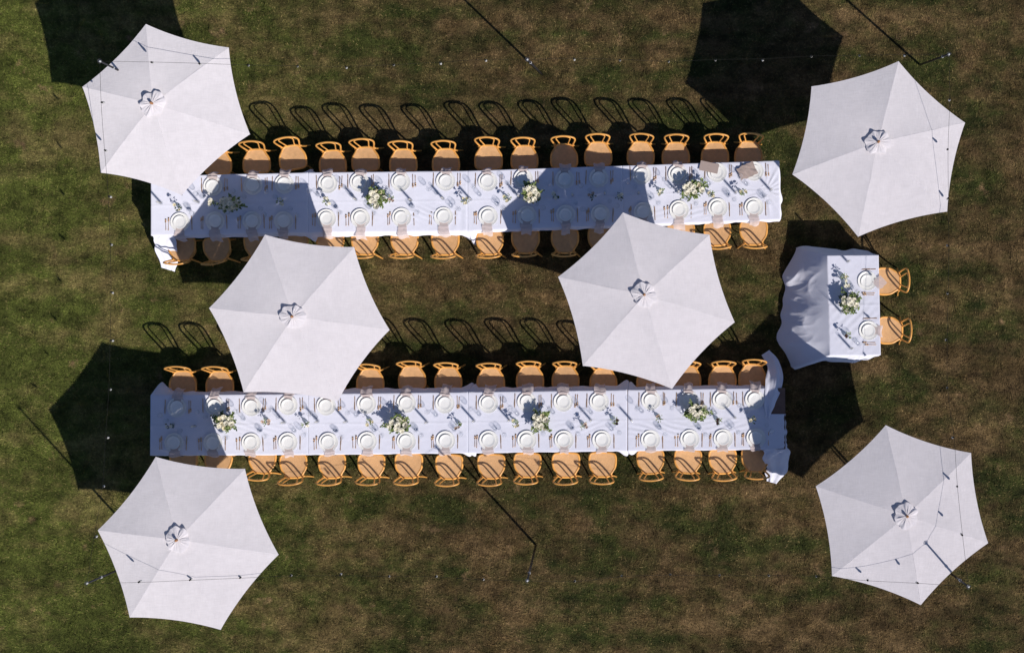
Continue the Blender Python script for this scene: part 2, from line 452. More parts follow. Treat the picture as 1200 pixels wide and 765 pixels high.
def ribbon(path, n=24, m=60, folds=3.5, amp=.02, seed=0):
    "a hanging strip of cloth along pixels: (px, py, z, width px)"
    P = [(W(x, y, z), wd * (CAM_H - z) / FPX) for x, y, z, wd in path]
    pts = spline([p for p, _ in P], m // (len(P) - 1)); tot = len(pts)
    ws = []
    for i in range(tot):
        t = i / (tot - 1) * (len(P) - 1); k = min(int(t), len(P) - 2); ws.append(P[k][1] * (1 - ss(t - k)) + P[k + 1][1] * ss(t - k))
    V = []; F = []
    for i, p in enumerate(pts):
        t = pts[min(i + 1, tot - 1)] - pts[max(i - 1, 0)]; t.z = 0; t.normalize(); a = Vector((-t.y, t.x, 0))
        for k in range(n + 1):
            u = k / n - .5
            wob = 1 + .16 * mnoise.noise(Vector((i * .09, u * 2, seed)))
            h = amp * (math.sin((u + .15 * math.sin(i * .07)) * folds * 6.28 + i * .03 + seed) + mnoise.noise(Vector((u * 5, i * .12, seed))))
            h *= ss(i / tot * 5 + .25)
            q = p + a * ws[i] * u * wob
            # the rounded edges of a strip curl under
            z = q.z + h - .02 * (2 * abs(u)) ** 4
            V.append((q.x, q.y, max(z, .012)))
    for i in range(tot - 1):
        for k in range(n):
            b = i * (n + 1) + k; F.append((b, b + 1, b + n + 2, b + n + 1))
    return V, F

def make_cloth(parts, label, group):
    mb = MB()
    for v, f in parts: mb.add(v, f)
    me = mb.me('tablecloth')
    bm = bmesh.new(); bm.from_mesh(me); bmesh.ops.recalc_face_normals(bm, faces=bm.faces); bm.to_mesh(me); bm.free()
    o = link('tablecloth', me, M['cloth']); tag(o, label, 'tablecloth', group); return o

def gauss(p, x, y, r):
    q = W(x, y, TZ); return math.exp(-((p.x - q.x) ** 2 + (p.y - q.y) ** 2) / (r * .01316) ** 2)
def wr_right(p):
    q = W(897, 224, TZ); d = Vector((p.x - q.x, p.y - q.y)); a = math.atan2(d.y, d.x)
    f = math.exp(-((d.length - .18) / .17) ** 2) * (1 if d.x > -.05 else .3)
    return .013 * f * (math.sin(a * 18 + 1) + .5 * math.sin(a * 31))
def wr_mid(p):
    q = W(543, 255, TZ); dx_, dy_ = p.x - q.x, p.y - q.y
    f = math.exp(-(dx_ / .17) ** 2) * ss((.28 - dy_) / .3) * (1 if dy_ < .25 else 0)
    return .006 * f * math.sin(dx_ * 62 / (1.35 - dy_ * 1.5))
def wr_drag(x0, y0, sgn=1, k=1.0):
    def fn(p):
        q = W(x0, y0, TZ); dx_, dy_ = p.x - q.x, p.y - q.y
        f = math.exp(-(dx_ / .5) ** 2 - (dy_ / .11) ** 2)
        return .009 * k * f * (1 + math.sin((dy_ * sgn + dx_ * .35) * 75 + 1.4 * math.sin(dx_ * 9)))
    return fn

# pixel corners of the eight trestle tables
UT = [(177, 206.5), (361, 202.5), (548, 200.5), (729, 194.5), (913, 188.5)]
UB = [(177, 276), (361, 272.5), (548, 270.5), (731, 264), (914.5, 257)]
LT = [(176.5, 463), (361, 461.5), (548.5, 459.5), (735, 457), (920, 454.5)]
LB = [(176, 533.5), (361, 532.5), (548.5, 530.5), (735, 528), (920.5, 526)]
where = ['leftmost', 'second from left', 'third from left', 'rightmost']
for i in range(4):
    table('trestle_table', UT[i], UT[i + 1], UB[i + 1], UB[i], 'brown trestle table under white cloth, %s of the upper row' % where[i], 'trestle tables in two rows')
    table('trestle_table', LT[i], LT[i + 1], LB[i + 1], LB[i], ('brown trestle table, %s of the lower row, its bare end showing' if i == 3 else 'brown trestle table under white cloth, %s of the lower row') % where[i], 'trestle tables in two rows')

g = 'white cloths on the long tables'
def inset(a, b, c_, d, k=.02): return [(a[0] + k, a[1]), (b[0] - k, b[1]), (c_[0] - k, c_[1]), (d[0] + k, d[1])]
# upper row
v0 = cloth_mesh('c', inset(UT[0], UT[1], UB[1], UB[0]), ((.0, .3), (0, .12), (.02, .28), (.005, .5)),
    [(361, 202, 9, 1, -6, .3), (361, 272, 9, 5, 9, .35)], None, seed=1, rip=.006)
r0 = ribbon([(192, 274, .748, 26), (193, 283, .62, 28), (195, 297, .36, 27), (197, 316, .03, 17)], folds=2.6, amp=.016, seed=2)
make_cloth([v0, r0], 'white cloth on the leftmost upper table, one corner hanging to the grass', g)
make_cloth([cloth_mesh('c', inset(UT[1], UT[2], UB[2], UB[1]), ((.0, .3), (0, .12), (.035, .3), (0, .12)),
    [(362, 202, 8, -1, -4, .3), (362, 272, 7, 4, 8, .4), (546, 271, 9, 3, 8, .4)], lambda p: wr_mid(p) + wr_drag(500, 250)(p), seed=11, rip=.009)],
    'white cloth on second upper table from left, around the cream and green flowers', g)
make_cloth([cloth_mesh('c', inset(UT[2], UT[3], UB[3], UB[2]), ((.0, .3), (0, .12), (.005, .3), (0, .12)),
    [(549, 271, 9, 4, 14, .5), (731, 264, 8, 0, 3, .3)], wr_mid, seed=21, rip=.006)],
    'white cloth on third upper table from left, mostly in blue parasol shade', g)
make_cloth([cloth_mesh('c', inset(UT[3], UT[4], UB[4], UB[3]), ((.0, .3), (.02, .35), (.0, .25), (0, .12)),
    [(916, 232, 9, 4, 1, .3)], lambda p: wr_right(p) + wr_drag(800, 250, -1, .7)(p), seed=31, rip=.012)],
    'white cloth on rightmost upper table, gathered in fan folds at its end', g)
# lower row
make_cloth([cloth_mesh('c', inset(LT[0], LT[1], LB[1], LB[0]), ((.03, .3), (0, .12), (.0, .3), (.004, .35)),
    [(177, 462, 24, 4, -14, .42), (185, 462, 9, 8, -6, .3)], wr_drag(300, 500, 1, .6), seed=41, rip=.007)],
    'white cloth on leftmost lower table, a corner bunched beside the first chair', g)
make_cloth([cloth_mesh('c', inset(LT[1], LT[2], LB[2], LB[1]), ((.055, .34), (0, .12), (.0, .3), (0, .12)),
    [(548, 460, 10, 3, -10, .34), (547, 531, 7, 1, 5, .4)], None, seed=51, rip=.009)],
    'white cloth on second lower table from left, all in sun', g)
make_cloth([cloth_mesh('c', inset(LT[2], LT[3], LB[3], LB[2]), ((.05, .34), (0, .12), (.0, .3), (0, .12)),
    [(550, 460, 10, 5, -9, .34), (550, 531, 7, 4, 5, .4), (733, 457, 12, 1, -11, .36), (733, 528, 12, 0, 7, .4)], wr_drag(690, 500, -1, .5), seed=61, rip=.009)],
    'white cloth on third lower table from left, with bunched corner before parasol tip', g)
c4 = cloth_mesh('c', [(735.7, 457), (897, 454.8), (900, 526.2), (735.7, 528)], ((.035, .3), (.0, .012), (.0, .3), (0, .12)),
    [(737, 457, 10, 2, -8, .36), (738, 528, 12, 3, 6, .4)], lambda p: wr_drag(772, 503, 1, 1.3)(p) + wr_drag(850, 500, -1, .6)(p), seed=71, rip=.009)
r1 = ribbon([(897, 413, .30, 11), (906, 426, .45, 15), (908, 442, .66, 20), (905.5, 457, .775, 19), (902, 473, .783, 13), (899.5, 489, .778, 5)], folds=1.6, amp=.013, seed=5)
r2 = ribbon([(907, 485, .764, 28), (907, 500, .764, 28.5), (907, 515, .764, 29), (908, 526, .760, 30)], folds=.8, amp=.003, seed=8)
r3 = ribbon([(908, 524, .764, 28), (910, 533, .66, 32), (911, 545, .40, 27), (908, 555, .2, 22), (904, 565, .05, 12)], folds=1.9, amp=.018, seed=9)
make_cloth([c4, r1, r2, r3], 'white cloth on rightmost lower table, its loose end twisted and blown aside', g)
# small table
ST = [(969.5, 299.5), (1029.5, 299), (1032, 415.7), (972.5, 416.2)]
table('small_table', *ST, 'short two-person table at the right under a large white cloth', 'small')
del bpy.data.objects['small_table']['group']
def small_folds(p): return .004 * gauss(p, 1000, 375, 30) * (1 + math.sin((p.x - p.y) * 40))
vS = cloth_mesh('c', ST, ((.11, .73), (-.01, .40), (.08, .73), (.60, .74)),
    [(969, 299, 26, -32, -13, .735), (970, 325, 27, -43, 0, .735), (971, 350, 26, -47, 3, .735), (972, 378, 26, -53, 3, .735), (972, 400, 24, -54, 4, .735), (972, 416, 17, -36, 14, .735), (990, 416, 16, -12, 8, .73), (1006, 416, 12, 2, 9, .7),
     (985, 299, 10, 2, -9, .7), (1003, 299, 14, 0, -9, .7), (1030, 299, 9, -6, -3, .5), (1032, 416, 8, -1, 1, .5)], small_folds, nx=80, ny=150, nv=70, seed=81, rip=.014, freq=6.5)
o = make_cloth([vS], 'large white cloth on the short table, its long train spread over the grass', 'x'); del o['group']

# ------------------------------------------------------------------ chairs
def chair_meshes():
    out = {}
    half = [(0, .195), (.06, .193), (.105, .184), (.134, .158), (.163, .108), (.196, .055), (.211, 0), (.215, -.06), (.212, -.12), (.196, -.163), (.158, -.186), (.08, -.195), (0, -.197)]
    ring = spline([(x, y, 0) for x, y in half], 3)
    full = ring[:-1] + [Vector((-p.x, p.y, 0)) for p in reversed(ring)][:-1]
    mb = MB(); n = len(full)
    mb.tube([(p.x * .955, p.y * .955, .452) for p in full], .0175, 8, closed=True, flat=.9); out['seat_frame'] = mb.me('seat_frame')
    mb = MB(); rings = [(.93, .461), (.6, .455), (.25, .451)]
    v = [(p.x * k, p.y * k, z) for k, z in rings for p in full] + [(0, 0, .450)]
    f = [(r * n + i, r * n + (i + 1) % n, (r + 1) * n + (i + 1) % n, (r + 1) * n + i) for r in range(2) for i in range(n)] + [(2 * n + i, 2 * n + (i + 1) % n, 3 * n) for i in range(n)]
    mb.add(v, f); me = mb.me('seat')
    bm = bmesh.new(); bm.from_mesh(me); bmesh.ops.recalc_face_normals(bm, faces=bm.faces); bm.to_mesh(me); bm.free(); out['seat'] = me
    def arch(pts, r, name):
        P = [(-x, y, z) for x, y, z in pts] + [(x, y, z) for x, y, z in reversed(pts[:-1])]
        mb = MB(); mb.tube(spline(P, 6), r, 8); out[name] = mb.me(name)
    arch([(.132, .172, .44), (.150, .186, .53), (.170, .204, .63), (.183, .219, .72), (.182, .230, .79), (.155, .243, .838), (.09, .257, .858), (0, .264, .862)], .0145, 'back_hoop')
    arch([(.062, .189, .45), (.076, .203, .56), (.094, .219, .67), (.108, .234, .76), (.102, .245, .81), (.06, .255, .834), (0, .259, .838)], .0105, 'inner_hoop')
    def leg(pts, name, r0=.0165, r1=.012):
        P = spline(pts, 4); mb = MB(); k = len(P); mb.tube(P, [r0 + (r1 - r0) * i / (k - 1) for i in range(k)], 8); out[name] = mb.me('leg')
    leg([(.148, .166, .45), (.162, .178, .30), (.188, .196, .14), (.218, .218, 0)], 'legR')
    leg([(-.148, .166, .45), (-.162, .178, .30), (-.188, .196, .14), (-.218, .218, 0)], 'legL')
    leg([(.168, -.125, .44), (.180, -.14, .22), (.196, -.162, 0)], 'legFR')
    leg([(-.168, -.125, .44), (-.180, -.14, .22), (-.196, -.162, 0)], 'legFL')
    mb = MB(); mb.tube([(.158 * math.cos(a), .005 + .148 * math.sin(a), .235) for a in [i * math.pi / 14 for i in range(28)]], .009, 6, closed=True); out['stretcher'] = mb.me('stretcher')
    for k, me in out.items(): me.materials.append(M['cane'] if k == 'seat' else M['wood'])
    return out
CH = chair_meshes()
def make_chair():
    root = empty('bentwood_chair', (0, 0, 0))
    for k, me in CH.items(): link('leg' if k.startswith('leg') else k, me, None, root)
    return root
def copy_tree(o, parent=None):
    c = o.copy(); col.objects.link(c)
    if parent: c.parent = parent
    for ch in list(o.children): copy_tree(ch, c)
    return c
used = [False]; proto = make_chair()
def chair(px, py, face, turn, label, group):
    "px,py: pixel of the seat centre. face 'up' = backrest towards the top of the photo"
    o = proto if not used[0] else copy_tree(proto); used[0] = True
    p = W(px, py, .46); o.location = (p.x, p.y, 0)
    base = {'up': 0, 'down': math.pi, 'right': -math.pi / 2}[face]
    o.rotation_euler = (0, 0, base + R(turn)); s_ = random.uniform(.985, 1.015); o.scale = (s_, s_, random.uniform(.985, 1.01))
    tag(o, label, 'chair', group); return o

rnd = random.uniform
# (x of seat centre, y of rear seat edge, turn in degrees)
UU = [(255.5, 176, 0), (300.5, 174.5, 3), (342.6, 170, 9), (389.7, 175.5, 3), (428.2, 172, 3), (472.6, 174.5, 1), (522.5, 174, 1), (572.5, 170, 0), (614.5, 170, 1.5), (661, 168.5, 0), (701, 166, 0), (751, 165.5, -2), (792, 166.5, -1), (838, 166, -1), (877.5, 165.5, -5)]
UL = [(213, 306, 0), (254.5, 306.5, 7), (302, 302, 3), (345, 300, 3), (387, 299.5, 2), (427.4, 299, -3), (473.9, 299, -2), (521.8, 299, 0), (574, 299, 0), (616, 297, 1), (662, 297, 0), (705, 295, 0), (753, 291, 0), (798, 289, 1), (840.8, 288.5, 2), (883, 287.3, -1)]
LU = [(214, 434, 0), (257.5, 434.5, 1), (302, 434, 0), (345, 434, 0), (389, 432, 0), (434, 431.5, -1), (482.8, 428, 2), (525.3, 429.5, 0), (575, 430.5, 1), (621, 428, 1), (662.7, 428, 0), (707, 431, 0), (761.8, 431, 0), (805.5, 428, -2), (846.7, 428, -1), (881.8, 426, -2)]
LL = [(215, 556, 0), (254.8, 556, -14), (307, 555, -5), (343.8, 560.5, 2), (389, 560.5, 1), (435, 560.5, -2), (479, 560, -1), (526.3, 561.5, 0), (575.7, 561, -1), (618, 559.5, -1), (663.3, 559.5, 0), (706, 559, -2), (762.4, 555.5, 2), (806, 555, -3), (847, 555, 2), (885.3, 553, 0)]
SIDES = [('upper', 'upper', UU), ('lower', 'upper', UL), ('upper', 'lower', LU), ('lower', 'lower', LL)]
for side, tab, lst in SIDES:
    for i, (x, y, a) in enumerate(lst):
        up = side == 'upper'
        chair(x, y + (14.6 if up else -14.6), 'up' if up else 'down', a + rnd(-.8, .8),
              'honey bentwood chair at %s, %s side of %s long table' % (place_words(i, len(lst)), side, tab), 'cane seated bentwood chairs')
chair(1041, 329.5, 'right', 1, 'honey bentwood chair at the upper place of the short table', 'cane seated bentwood chairs')
chair(1043.5, 387, 'right', -1, 'honey bentwood chair at the lower place of the short table', 'cane seated bentwood chairs')

# ------------------------------------------------------------------ tableware meshes
TOP = TZ + .0115
mb = MB(); mb.lathe([(.001, .004), (.09, .004), (.100, .0045), (.105, .0075), (.107, .0085), (.109, .009), (.144, .0180), (.147, .0192), (.149, .0192), (.150, .0175), (.104, .004), (.09, 0), (.001, 0)], 44); ME_PLATE = mb.me('dinner_plate'); ME_PLATE.materials.append(M['china'])
mb = MB(); mb.lathe([(.001, .006), (.03, .006), (.066, .006), (.0675, .0062), (.072, .0085), (.0735, .009), (.075, .0093), (.099, .0195), (.101, .0197), (.1025, .0185), (.100, .016), (.074, .007), (.06, 0), (.001, 0)], 44); ME_SIDE = mb.me('side_plate'); ME_SIDE.materials.append(M['china'])
def fork_me(L=.205):
    mb = MB(); z = .003
    # handle (y from 0 to L*.68), neck, head, four tines
    P = [(0, 0, z), (0, .03, z), (0, L * .4, z + .002), (0, L * .62, z + .003), (0, L * .68, z + .002)]
    mb.tube(spline(P, 3), [.0055, .0056, .0058, .005, .0045, .004, .0036, .0033, .003, .0028, .003, .0035, .0048], 6, flat=.45)
    mb.box((0, L * .73, z), (.024, L * .11, .003))
    for k in range(4): mb.box((-.0095 + k * .0063, L * .885, z + .001), (.0042, L * .21, .0025))
    me = mb.me('fork'); me.materials.append(M['gold']); return me
def knife_me(L=.225):
    mb = MB(); z = .003
    mb.tube([(0, 0, z), (0, L * .1, z), (0, L * .38, z)], [.005, .0065, .0048], 6, flat=.5)
    v = [(-.007, L * .385, z - .001), (.007, L * .385, z - .001), (.010, L * .7, z - .001), (.006, L * .93, z - .001), (-.006, L, z - .001), (-.007, L * .7, z - .001)]
    v2 = [(x, y, zz + .0025) for x, y, zz in v]
    mb.add(v + v2, [(5, 4, 3, 2, 1, 0), (6, 7, 8, 9, 10, 11)] + [(i, (i + 1) % 6, 6 + (i + 1) % 6, 6 + i) for i in range(6)])
    me = mb.me('knife', False); me.materials.append(M['gold']); return me
ME_FORK, ME_FORK2, ME_KNIFE = fork_me(), fork_me(.18), knife_me()
mb = MB(); mb.lathe([(.036, 0), (.034, .003), (.006, .006), (.0045, .02), (.0045, .095), (.012, .105), (.034, .125), (.042, .155), (.040, .185), (.035, .212), (.034, .212), (.039, .185), (.0405, .155), (.032, .127), (.010, .108), (.001, .106)], 24); ME_WINE = mb.me('wine_glass'); ME_WINE.materials.append(M['glass'])
mb = MB(); mb.lathe([(.001, 0), (.028, 0), (.031, .004), (.037, .095), (.0355, .095), (.029, .010), (.001, .008)], 24); ME_TUMB = mb.me('tumbler'); ME_TUMB.materials.append(M['glass'])

def put(name, me, x, y, z, rz, label, cat, group):
    o = bpy.data.objects.new(name, me); col.objects.link(o); o.location = (x, y, z); o.rotation_euler = (0, 0, rz)
    tag(o, label, cat, group); return o

def napkin_me(seed, edge, over, wd=.16, skew=0.0):
    "edge: distance from plate centre to table edge; napkin tucked under the small plate runs out over the edge"
    rs = random.Random(seed); n = 8
    prof = [(.03, .0095), (.085, .0100), (.106, .0125), (.135, .0200), (.152, .0222), (.178, .007), (edge - .015, .004), (edge + .004, .002), (edge + .022, -.010), (edge + .030 + over * .45, -.045), (edge + .03 + over * .8, -.11), (edge + .03 + over, -.17)]
    prof = [p for k, p in enumerate(prof) if not (k == 5 and edge < .195)]
    P = spline([(0, d, z) for d, z in prof], 4); V = []; F = []
    for i, p in enumerate(P):
        t = i / (len(P) - 1)
        for k in range(n + 1):
            u = k / n - .5
            ww = wd * (1 + .10 * math.sin(t * 5 + seed))
            x = u * ww + skew * t + .008 * math.sin(t * 7 + seed)
            z = p.z + (.006 + .01 * t) * max(0, math.sin(u * 9 + seed + t * 2)) * ss((t - .25) * 3)
            yy = p.y + .012 * t * math.sin(u * 6 + seed * 1.7)
            V.append((x, yy, z))
    for i in range(len(P) - 1):
        for k in range(n):
            b = i * (n + 1) + k; F.append((b, b + 1, b + n + 2, b + n + 1))
    me = mesh('napkin', V, F); me.materials.append(M['napkin']); return me

UPL = [(249.7, 218.4), (296.5, 217.3), (333.3, 216), (384.3, 215.3), (421.4, 213.7), (469.7, 213.3), (522.4, 212.6), (571.8, 213), (613.3, 209.8), (661.6, 210.1), (701.5, 208.7), (752.4, 205.1), (794.4, 204.3), (840.6, 202.4), (883.7, 200.9)]
LOWL = [(211.1, 260.5), (252, 259.2), (295.4, 258.9), (332.5, 258.9), (382.7, 256.4), (422.6, 255.8), (470.8, 255), (519.9, 254.2), (572.2, 253.7), (617.6, 252.6), (663, 251.4), (703.5, 250.9), (753.9, 248.2), (796, 246.4), (841.4, 243.8), (883.7, 243.2)]
UPB = [(207.3, 477.2), (251.6, 475.3), (294.6, 476.1), (337.7, 474.8), (382.4, 475.3), (429.7, 473.4), (476.3, 472.2), (521.5, 472.9), (572.5, 472.6), (617.6, 470.9), (660.1, 470.9), (702.4, 470.6), (763, 469), (807.3, 469), (846.4, 468.5), (884.5, 467.9)]
LOWB = [(204, 518.4), (249.7, 518.4), (294.6, 518.7), (337.6, 518.1), (385.1, 518.1), (430.5, 517.2), (476.3, 517.2), (522.3, 516.1), (572.9, 515.8), (617.6, 515.6), (661.2, 515.6), (705.4, 515.6), (762.5, 515), (808.5, 514.5), (847.6, 514), (886, 512.9)]
def ipy(poly, x):
    for a, b in zip(poly, poly[1:]):
        if x <= b[0] or b is poly[-1]:
            return a[1] + (b[1] - a[1]) * (x - a[0]) / (b[0] - a[0])

def setting(px, py, rz, edge, over, wpl, seed, nap=True, odd=None, glasses=True):
    "rz: 0 = diner sits at the bottom of the photo facing up; local +y is away from the diner"
    c = W(px, py, TZ + .02); rs = random.Random(seed)
    ca, sa = math.cos(rz), math.sin(rz)
    def L(x, y): return c.x + x * ca - y * sa, c.y + x * sa + y * ca
    x, y = c.x, c.y
    put('dinner_plate', ME_PLATE, x, y, TOP, rs.uniform(0, 6), 'wide white dinner plate at ' + wpl, 'plate', 'white dinner plates')
    x, y = L(rs.uniform(-.006, .006), rs.uniform(-.006, .006))
    put('side_plate', ME_SIDE, x, y, TOP + (.013 if nap else .005), rs.uniform(0, 6), 'small white plate stacked on dinner plate, ' + wpl, 'plate', 'small plates stacked on dinner plates')
    if nap:
        x, y = L(0, 0)
        put('napkin', napkin_me(seed, edge, over, rs.uniform(.145, .175), rs.uniform(-.02, .02)), x, y, TOP - .0005, rz + math.pi + rs.uniform(-.06, .06), 'sheer blush napkin hanging at ' + wpl, 'napkin', 'blush napkins tucked under small plates')
    for nm, me, dx_, tag_ in (('fork', ME_FORK, -.185, 'inner'), ('fork', ME_FORK2, -.218, 'outer')):
        if px > 190 or True:
            x, y = L(dx_ + rs.uniform(-.006, .006), -.115 + rs.uniform(-.012, .012))
            put(nm, me, x, y, TOP, rz + rs.uniform(-.05, .05), '%s rose gold fork at %s' % (tag_, wpl), 'fork', 'rose gold forks')
    x, y = L(.185 + rs.uniform(-.006, .006), -.125 + rs.uniform(-.01, .01))
    put('knife', ME_KNIFE, x, y, TOP, rz + rs.uniform(-.05, .05), 'slim rose gold knife at ' + wpl, 'knife', 'rose gold knives')
    if glasses:
        x, y = L(.24 + rs.uniform(-.03, .03), .10 + rs.uniform(-.03, .03))
        put('wine_glass', ME_WINE, x, y, TOP, 0, 'clear stemmed glass beyond knife at ' + wpl, 'glass', 'clear stemmed glasses')
        x, y = L(.13 + rs.uniform(-.03, .03), .185 + rs.uniform(-.02, .02))
        put('tumbler', ME_TUMB, x, y, TOP, 0, 'clear low tumbler behind plate at ' + wpl, 'glass', 'clear tumblers')

sd = 0
SCL = (CAM_H - TZ) / FPX
for side, tab, lst, edgeline in (('upper', 'upper', UPL, UT), ('lower', 'upper', LOWL, UB), ('upper', 'lower', UPB, LT), ('lower', 'lower', LOWB, LB)):
    for i, (x, y) in enumerate(lst):
        sd += 1; up = side == 'upper'
        e = abs(y - ipy(edgeline, x)) * SCL
        over = {('upper', 'upper'): .03, ('lower', 'upper'): .055, ('upper', 'lower'): .07, ('lower', 'lower'): .0}[(side, tab)] + rnd(-.012, .02)
        if (side, tab) == ('lower', 'upper') and i >= 14: over -= .02
        nap = not (side == 'upper' and tab == 'upper' and i >= 13)
        setting(x, y, math.pi if up else 0, e, over, '%s, %s side of %s table' % (place_words(i, len(lst)), side, tab), sd, nap)
for i, (x, y) in enumerate([(1016.4, 329.2), (1018, 387.3)]):
    setting(x, y, math.pi / 2, .17, .03, 'the %s place of the short table' % ('upper', 'lower')[i], 90 + i, i == 1, glasses=False)

# three taupe napkins that lie differently
def flat_napkin(px, py, rz, sx, sy, label, crump=0.0, seed=0, z=.03):
    V = []; F = []; n = 20; c = W(px, py, TZ + z)
    for j in range(n + 1):
        for i in range(n + 1):
            u, v = i / n - .5, j / n - .5
            x_, y_ = u * sx, v * sy
            h = .003 * mnoise.noise(Vector((u * 5, v * 5, seed)))
            if crump:
                h += crump * (abs(mnoise.noise(Vector((u * 3.2 + v * 2, v * 1.6, seed)))) * 1.6 + .35 * math.sin(u * 22 + v * 6))
                x_ *= 1 - .35 * abs(v) * math.sin(seed + 1); y_ *= 1 + .25 * mnoise.noise(Vector((u * 4, 0, seed)))
            V.append((x_, y_, h))
    for j in range(n):
        for i in range(n):
            b = j * (n + 1) + i; F.append((b, b + 1, b + n + 2, b + n + 1))
    me = mesh('napkin', V, F); me.materials.append(M['taupe'])
    return put('napkin', me, c.x, c.y, TZ + z, rz, label, 'napkin', None)
flat_napkin(831, 196, R(-12), .29, .15, 'flat taupe napkin folded across a plate near upper table right end', seed=3, z=.042)
flat_napkin(875.5, 200.5, R(24), .27, .20, 'crumpled taupe napkin over last plate of the upper table', crump=.038, seed=5, z=.05)
o_ = flat_napkin(1031, 331, R(42), .17, .17, 'pointed blush napkin sticking out over the short table edge', crump=.006, seed=8, z=.035)
o_.data.materials.clear(); o_.data.materials.append(M['napkin'])

# ------------------------------------------------------------------ flowers, vases, candles
def rose_me(name, r, mat, seed=0):
    mb = MB(); rs = random.Random(seed)
    for ring, (k, rr, tilt) in enumerate(((5, 1.0, .35), (5, .72, .75), (4, .42, 1.15))):
        for i in range(k):
            a = 6.283 * i / k + ring * .6 + rs.uniform(-.15, .15); wdt = r * rr * 1.0
            ca, sa = math.cos(a), math.sin(a)
            rows = []
            for t in (0, .35, .7, 1):
                for s in (-1, -.4, .4, 1):
                    rad = r * rr * (t ** .8) * math.cos(tilt * .8) + .1 * r
                    hh = r * (.25 + .25 * ring) * 0 + r * rr * t * math.sin(tilt) + ring * r * .12
                    w_ = wdt * .62 * math.sin(min(1, t * 1.15 + .22) * 2.2) * s
                    hh += r * .12 * abs(s) * t
                    rows.append((ca * rad - sa * w_, sa * rad + ca * w_, hh))
            f = [(q * 4 + p, q * 4 + p + 1, q * 4 + p + 5, q * 4 + p + 4) for q in range(3) for p in range(3)]
            mb.add(rows, f)
    me = mb.me(name); me.materials.append(mat); return me
ROSES = [rose_me('rose', .036, M['petalw'], 1), rose_me('rose', .031, M['petal'], 2), rose_me('rose', .040, M['petalw'], 3)]
BUDS = {'white': rose_me('flower_head', .026, M['petalw'], 4), 'cream': rose_me('flower_head', .024, M['petal'], 5), 'blush': rose_me('flower_head', .024, M['blush'], 6), 'plum': rose_me('flower_head', .022, M['plum'], 7)}

def leaf(mb, p, d, L_, w_, droop=.2):
    d = Vector(d).normalized(); s = d.cross(Vector((0, 0, 1)))
    if s.length < .1: s = Vector((1, 0, 0))
    s.normalize(); p = Vector(p)
    a = p + d * L_ * .45 + Vector((0, 0, -droop * L_ * .1)); t = p + d * L_ + Vector((0, 0, -droop * L_ * .6))
    mb.add([p, a + s * w_ + Vector((0, 0, w_ * .3)), a, a - s * w_ + Vector((0, 0, w_ * .3)), t], [(0, 2, 1), (0, 3, 2), (1, 2, 4), (2, 3, 4)])

def arrangement(px, py, sx, sy, rz, seed, label, dark=False, nr=9, cat='flowers', z=.93):
    rs = random.Random(seed); c = W(px, py, z)
    root = empty('flower_arrangement', (c.x, c.y, TOP), rz); tag(root, label, cat, 'flower arrangements on the tables')
    mb = MB(); mb.lathe([(.001, 0), (.04, 0), (.045, .01), (.05, .05), (.07, .10), (.072, .10), (.055, .05), (.03, .012), (.001, .012)], 20)
    link('vase', mb.me('vase'), M['china'], root)
    H = z - TOP
    spots = []; tries = 0
    while len(spots) < nr and tries < 400:
        tries += 1
        a = rs.uniform(0, 6.283); q = math.sqrt(rs.uniform(0, 1)) * .82
        x, y = q * sx * math.cos(a), q * sy * math.sin(a)
        if all((x - u) ** 2 + (y - v) ** 2 > .052 ** 2 for u, v, _ in spots): spots.append((x, y, H + .03 + .05 * (1 - q) + rs.uniform(-.015, .015)))
    for i, (x, y, zz) in enumerate(spots):
        me = ROSES[rs.choice((0, 0, 1, 2))]; o = link('rose', me, None, root); o.location = (x, y, zz)
        o.rotation_euler = (-y * 4 + rs.uniform(-.2, .2), x * 4, rs.uniform(0, 6)); s_ = rs.uniform(.9, 1.35); o.scale = (s_, s_, s_)
    mbL = MB(); mbD = MB(); mbS = MB()
    for i in range(24):
        a = rs.uniform(0, 6.283); e = rs.uniform(.65, 1.45) if i % 3 == 0 else rs.uniform(.6, 1.1)
        tip = Vector((math.cos(a) * sx * e, math.sin(a) * sy * e, H + rs.uniform(-.05, .09)))
        base = Vector((0, 0, .09)); mid = base.lerp(tip, .55) + Vector((0, 0, .03))
        st = spline([base, mid, tip], 5); mbS.tube(st, .0018, 4, caps=False)
        for p in st[4:]:
            for k in range(3):
                d = Vector((rs.uniform(-1, 1), rs.uniform(-1, 1), rs.uniform(-.1, .7)))
                leaf(mbL if rs.random() < (.45 if dark else .75) else mbD, p, d, rs.uniform(.03, .055), rs.uniform(.009, .016))
    for i in range(130):
        a = rs.uniform(0, 6.283); q = math.sqrt(rs.uniform(0, 1))
        p = (q * sx * .9 * math.cos(a), q * sy * .9 * math.sin(a), H - .05 + .07 * (1 - q) + rs.uniform(-.03, .03))
        leaf(mbL if rs.random() < (.4 if dark else .7) else mbD, p, (rs.uniform(-1, 1), rs.uniform(-1, 1), rs.uniform(0, .6)), rs.uniform(.03, .05), rs.uniform(.011, .018))
    tag(link('foliage', mbL.me('foliage', False), M['leaf'], root), kind='stuff')
    tag(link('foliage', mbD.me('foliage', False), M['leafd'], root), kind='stuff')
    tag(link('stems', mbS.me('stems'), M['leafd'], root), kind='stuff')
    return root
arrangement(270.4, 239, .175, .10, .0, 1, 'white flowers with dark leaves, nearest left end of the upper table', False, 15)
arrangement(441, 232, .145, .16, .3, 2, 'round white and pale green flowers in sun on the upper table', False, 8)
arrangement(623, 227, .14, .15, -.3, 3, 'cream roses half in shadow edge, middle of the upper table', False, 10)
arrangement(812.5, 222, .17, .13, .2, 4, 'loose white flowers near right end of the upper table', False, 8)
